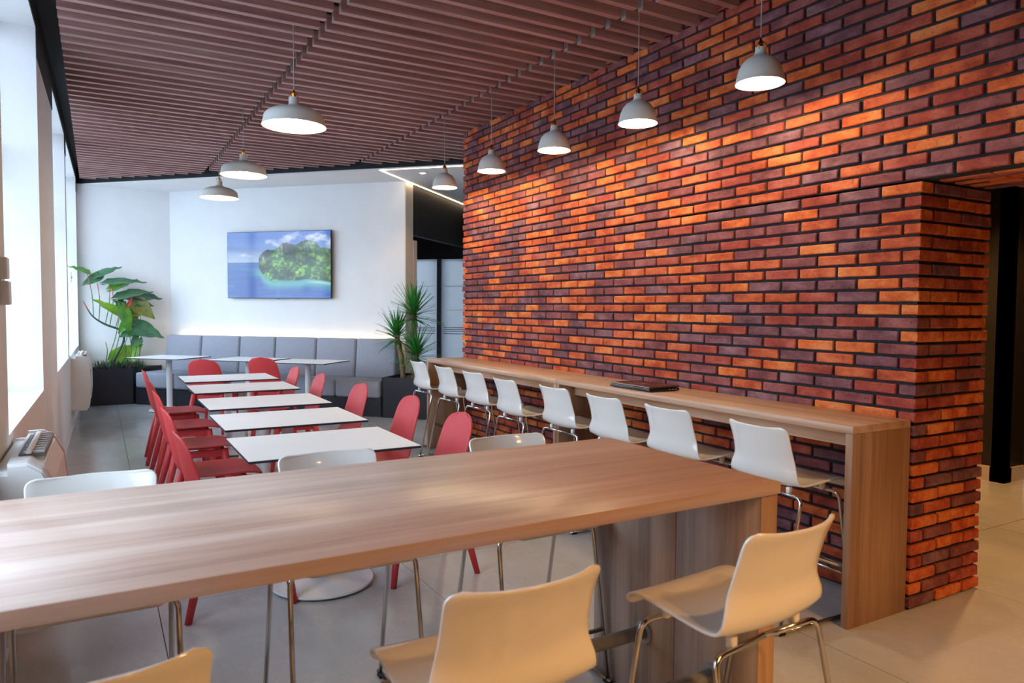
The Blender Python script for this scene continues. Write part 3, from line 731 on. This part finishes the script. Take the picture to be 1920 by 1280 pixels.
colv = np.ones((NY * NX, 4, 4)); colv[:, :, :3] = imgl.reshape(-1, 1, 3); ca.data.foreach_set('color', colv.ravel())
link('screen', me, tv)

# ------------------------------------------------------------------ pendant lamps
def make_pendant(kind):
    s = root('pendant_lamp', (0, 0, 0), 0)
    if kind == 'L':
        pr = [(.205, 0), (.203, .006), (.196, .03), (.190, .063), (.175, .082), (.148, .099), (.10, .115), (.06, .124), (.042, .132), (.034, .145), (.033, .186)]
    else:
        pr = [(.122, 0), (.120, .006), (.116, .03), (.107, .068), (.094, .096), (.074, .119), (.05, .132), (.033, .143), (.028, .155), (.026, .180)]
    zt = pr[-1][1]
    sh_ = lathe('lamp_shade', pr, M['shade'], s, 48); inner = [(max(r_ - .003, .001), z + .0005) for r_, z in pr[:-2]]
    lathe('shade_lining', inner + [(.002, inner[-1][1] + .003)], M['shadein'], sh_, 48)
    rw = .024 if kind == 'L' else .018
    cage = lathe('brass_cap', [(.012, zt - .004), (.014, zt + .02), (rw * .7, zt + .028), (.007, zt + .036), (.005, zt + .05)], M['brass'], s, 20)
    for k in range(4):
        a = math.pi / 2 * k + .4; c_, s_ = math.cos(a), math.sin(a)
        tube('prong', [(c_ * (rw + .008), s_ * (rw + .008), zt - .012), (c_ * (rw + .008), s_ * (rw + .008), zt + .018), (c_ * .006, s_ * .006, zt + .034)], .0028, M['brass'], cage, 6, .008)
    tube('cord', [(0, 0, zt + .045), (0, 0, .85)], .0032, M['cord'], s, 6)
    bm = bmesh.new(); bmesh.ops.create_uvsphere(bm, u_segments=20, v_segments=12, radius=.05 if kind == 'L' else .04); me = bpy.data.meshes.new('bulb'); bm.to_mesh(me); bm.free()
    me.materials.append(M['bulb']); me.polygons.foreach_set('use_smooth', [True] * len(me.polygons)); link('bulb', me, s, (0, 0, .062))
    return s
big = make_pendant('L'); small = make_pendant('S')
for o in (big, small):
    kids[o.name] = list(o.children)
    for ch in list(o.children): kids[ch.name] = list(ch.children)
lab = ['nearest wide shaded pendant lamp over the white tables, left row', 'middle wide pendant lamp of the left row over the white tables', 'farthest wide pendant lamp of the left row, in front of the white wall']
for i, (x, y, z) in enumerate(((1.138, 4.86, 2.625), (1.18, 6.984, 2.64), (1.205, 8.68, 2.655))):
    o = big if i == 0 else copy_tree(big); o.location = (x, y, z); tag(o, lab[i], 'lamp', 'wide pendants over the white tables')
    lamp('pendant_light', 'POINT', (x, y, z + .0), 5, LAMP, .05)
lab = ['nearest and highest small pendant lamp beside the brick wall', 'second small pendant lamp along the brick wall', 'third small pendant lamp along the brick wall, the middle of the five', 'fourth small pendant lamp along the brick wall', 'farthest small pendant lamp, hanging before the white ceiling corner']
for i, (x, y, z) in enumerate(((2.95, 2.62, 2.60), (2.95, 3.58, 2.605), (2.94, 4.52, 2.61), (2.98, 5.57, 2.63), (2.97, 6.52, 2.622))):
    o = small if i == 0 else copy_tree(small); o.location = (x, y, z); tag(o, lab[i], 'lamp', 'small pendants along the brick wall')
    lamp('pendant_light', 'POINT', (x, y, z + .012), 20, LAMP, .03)

# ------------------------------------------------------------------ ceiling downlights behind the camera and in the corridor
di = 0
for (x, y, z, e) in ((2.4, -.8, 3.4, 140), (1.3, -2.0, 3.4, 200), (2.5, -2.0, 3.4, 240), (4.8, .2, 2.88, 30), (5.6, 2.6, 2.88, 200), (5.4, -1.6, 2.88, 60), (5.5, 4.5, 2.88, 110)):
    lamp('ceiling_downlight_light', 'SPOT', (x, y, z), e, WARM, .06, spot=119 if x < 4 else 125, blend=.35)

# ------------------------------------------------------------------ corner plant with large leaves
PX = lambda x: -.336 + (x - 100) * .00135
PZ = lambda y: 2.037 - (y - 130) * .001498
pr_ = root('leafy_plant', (.15, 12.22, .5), 0, 'tall plant with big arrow shaped leaves and red leaf stalks in the corner planter', 'plant')
O_ = Vector((.15, 12.22, .5))
def LP(x, y, dy=0): return Vector((PX(x), 12.22 + dy, PZ(y))) - O_
def leaf(name, a, tip, width, m, nrm=(0, -.3, 1), droop=.12, lobes=.28, par=pr_, fold=.25, waves=.012):
    """a: where the stalk joins, tip: leaf tip; lobes reach back past the stalk"""
    a, tip = Vector(a), Vector(tip); ax = tip - a; ln = ax.length; ax.normalize()
    n = Vector(nrm); n = (n - ax * n.dot(ax)).normalized(); sd = ax.cross(n)
    us = [-lobes, -lobes * .6, -lobes * .2, .0, .12, .26, .42, .58, .74, .88, 1.0]
    wf_ = [.18, .62, .88, .96, 1.0, .97, .84, .64, .40, .18, .0]
    v = []
    for u_, wd in zip(us, wf_):
        inner = max(0, .30 * (-u_ / lobes)) if u_ < 0 else 0
        cz = -droop * ln * (u_ * u_)
        for q in (-1, -.5, 0, .5, 1):
            x = wd * width / 2 * q
            if u_ < 0:
                s_ = 1 if q > 0 else (-1 if q < 0 else 0); x = s_ * (inner * width / 2 + abs(q) * (wd * width / 2 - inner * width / 2)) if q else 0
            uu = u_ if q or u_ >= 0 else max(u_, -.03)
            wv = waves * math.sin(u_ * 23 + q * 3) * abs(q)
            v.append(a + ax * ln * uu + sd * x + n * (cz + fold * abs(x) + wv))
    f = []
    for i in range(len(us) - 1):
        for k in range(4):
            f.append((i * 5 + k, i * 5 + k + 1, (i + 1) * 5 + k + 1, (i + 1) * 5 + k))
    return link(name, mesh(name, v, f, m, smooth=True), par)
leaves = [((265, 212), (92, 136), .20, 'leaf', (.15, -.45, 1), .08, 0), ((372, 225), (592, 130), .15, 'leafdark', (-.2, -.8, .8), .05, .05),
          ((372, 235), (200, 330), .15, 'leafdark', (0, -1, .35), .1, .06), ((475, 300), (828, 262), .21, 'leafdark', (.1, -.55, 1), .10, -.05),
          ((505, 352), (748, 262), .19, 'leaf', (0, -.7, .8), -.04, .05), ((570, 440), (892, 362), .24, 'leafdark', (.1, -.6, 1), .08, 0),
          ((665, 430), (992, 437), .30, 'leafdark', (.1, -.75, .9), .06, .08), ((560, 600), (283, 464), .20, 'leafbright', (.2, -.75, .9), -.08, -.1),
          ((590, 560), (668, 835), .20, 'leaf', (.55, -1, .2), .06, -.12), ((730, 490), (915, 658), .25, 'leafbrown', (-.3, -1, .3), .05, .02),
          ((800, 545), (645, 640), .20, 'leafbrown', (0, -1, .5), .05, .08), ((715, 745), (1000, 835), .34, 'leafdark', (.1, -.8, .8), .05, -.05),
          ((720, 760), (548, 830), .20, 'leafdark', (0, -1, .5), .05, -.04), ((740, 850), (662, 935), .16, 'leafdark', (.2, -1, .4), .05, -.1),
          ((540, 1075), (795, 905), .34, 'leafbright', (.1, -1, .3), -.03, .1), ((650, 1050), (460, 1075), .24, 'leafbright', (0, -1, .4), .03, .05),
          ((700, 480), (905, 515), .16, 'leafdark', (0, -1, .5), .1, .05), ((620, 700), (545, 800), .13, 'leaf', (.2, -1, .3), .1, -.05), ((690, 640), (735, 700), .15, 'leafbrown', (.3, -1, .2), .1, .06), ((600, 480), (520, 530), .12, 'leafdark', (0, -1, .4), .1, .06),
          ((640, 560), (505, 462), .14, 'leafdark', (0, -1, .3), .1, .0), ((640, 520), (690, 425), .04, 'stemred', (0, -1, 0), 0, -.12)]
for a, b, wd, mk, nr, dr, dy in leaves:
    leaf('leaf', LP(a[0], a[1], dy), LP(b[0], b[1], dy - .05), wd, M[mk], nr, dr)
br = [(222, 480), (270, 575), (320, 640), (430, 710), (580, 770), (600, 860), (560, 960), (500, 1060), (470, 1120)]
pts = [LP(x, y) for x, y in br]; pc = [Vector(q) for q in crom([tuple(p) for p in pts], 26)]
tube('main_stem', pc, [.005 + .010 * min(1, i / 10) for i in range(26)], M['stemdark'], pr_, 8)
tube('new_shoot', pc[:4], [.003, .007, .008, .008], M['stemred'], pr_, 8)['label'] = 'red pointed shoot at the branch tip'
def stalk(a, b, c=None, red=.35, dy=0):
    p0, p1 = LP(*a), LP(*b, dy); mid = (p0 + p1) / 2 + Vector((.02, 0, 0))
    pp = [Vector(q) for q in crom([tuple(p0), tuple(mid), tuple(p1)], 10)]
    tube('leaf_stalk', pp[:7], .006, M['stem'], pr_, 6); tube('leaf_stalk', pp[6:], .005, M['stemred'] if red else M['stem'], pr_, 6)
for a, b, r_, dy in (((315, 625), (265, 212), 1, 0), ((365, 668), (358, 300), 1, 0), ((425, 705), (478, 302), 1, 0), ((468, 718), (503, 352), 1, 0),
                     ((522, 745), (570, 445), 1, 0), ((580, 770), (665, 435), 1, 0), ((440, 1060), (560, 640), 0, -.05), ((475, 1080), (585, 660), 0, -.05),
                     ((500, 1100), (630, 840), 0, -.06), ((545, 1120), (665, 925), 0, -.08), ((755, 1000), (760, 560), 0, .05), ((610, 1060), (600, 840), 0, 0),
                     ((660, 1060), (660, 840), 0, 0), ((740, 1060), (745, 850), 0, 0), ((425, 1060), (425, 880), 0, 0), ((700, 1060), (720, 760), 0, 0)):
    stalk(a, b, None, r_, dy)
def tufts(name, cx, cy, z, rx, ry, n, m1, m2, lab, cat, size=.12):
    v, f, mi = [], [], []
    for i in range(n):
        x = cx + random.uniform(-rx, rx); y = cy + random.uniform(-ry, ry); a = random.uniform(0, 6.28); t_ = random.uniform(.3, 1.1); l_ = size * random.uniform(.5, 1.2)
        d1 = Vector((math.cos(a) * math.sin(t_), math.sin(a) * math.sin(t_), math.cos(t_))); s_ = Vector((-math.sin(a), math.cos(a), 0)) * .006; b0 = Vector((x, y, z)); k = len(v)
        m_ = b0 + d1 * l_ * .6; e_ = b0 + d1 * l_ + Vector((0, 0, -.25 * l_ * t_)); v += [b0 - s_ * .5, b0 + s_ * .5, m_ + s_, m_ - s_, e_]
        f += [(k, k + 1, k + 2, k + 3), (k + 3, k + 2, k + 4)]; c = int(random.random() < .3); mi += [c, c]
    return tag(link(name, mesh(name, v, f, [m1, m2], mi)), lab, cat, kind='stuff')
tufts('ground_foliage', .29, 12.18, .49, .30, .12, 900, M['leafdark'], M['pink'], 'low green and purple grassy foliage filling the corner planter', 'foliage', .20)
cpt = P(8.95, -3.85)
tufts('ground_foliage', cpt.x, cpt.y, .49, .22, .22, 500, M['leafbrown'], M['pink'], 'low purple and green foliage around the yucca trunks', 'foliage', .07)

# ------------------------------------------------------------------ yucca
yr = root('yucca_plant', P(8.97, -3.95, .48), DIAG, 'yucca with three rough trunks and spiky green crowns at the end of the sofa', 'plant')
def YP(t_, z, s_=0): return Vector((t_ + 3.95, s_, z - .48))
def ymesh(ln, bend):
    v, f = [], []
    for i, u_ in enumerate((0, .2, .45, .7, .9, 1.0)):
        wd = .019 * (1 - .85 * max(0, u_ - .3) / .7) * (.7 + u_ if u_ < .3 else 1); z = u_ * ln; x = bend * ln * u_ * u_
        v += [(x, -wd, z), (x - .003, 0, z), (x, wd, z)]
    for i in range(5):
        for k in range(2): f.append((i * 3 + k, i * 3 + k + 1, i * 3 + k + 4, i * 3 + k + 3))
    return mesh('leaf', v, f, M['yucca'], smooth=True)
YM = [ymesh(.40, .10), ymesh(.38, .2), ymesh(.35, .3), ymesh(.42, .04)]
def crown(c, n, sc):
    for i in range(n):
        h = (i / n); th = R(8) + R(98) * (h ** .95) + random.uniform(-.08, .08); ph = i * 2.399 + random.uniform(-.2, .2)
        o = link('leaf', YM[random.randrange(4) if th > R(45) else random.choice((0, 3))], yr, c + Vector((0, 0, .03 - .12 * h)))
        o.rotation_euler = (0, th, ph); s_ = sc * random.uniform(.8, 1.1); o.scale = (s_, s_, s_)
for (pb, pm, ptop, rad, n, sc) in (((-4.06, .48, -.08), (-4.10, .78, -.06), (-4.18, 1.08, -.04), .034, 88, .93),
                                   ((-3.965, .48, .08), (-3.975, .95, .07), (-3.965, 1.38, .05), .036, 100, 1.0),
                                   ((-3.83, .48, -.14), (-3.84, .66, -.14), (-3.85, .84, -.14), .036, 96, .95)):
    pts = [YP(a, b, c) for a, b, c in (pb, pm, ptop)]
    pc = [Vector(q) for q in crom([tuple(p) for p in pts], 14)]
    tube('trunk', pc, [rad * (1 + .12 * math.sin(i * 2.1)) for i in range(14)], M['trunk'], yr, 12)
    crown(pts[-1], n, sc)
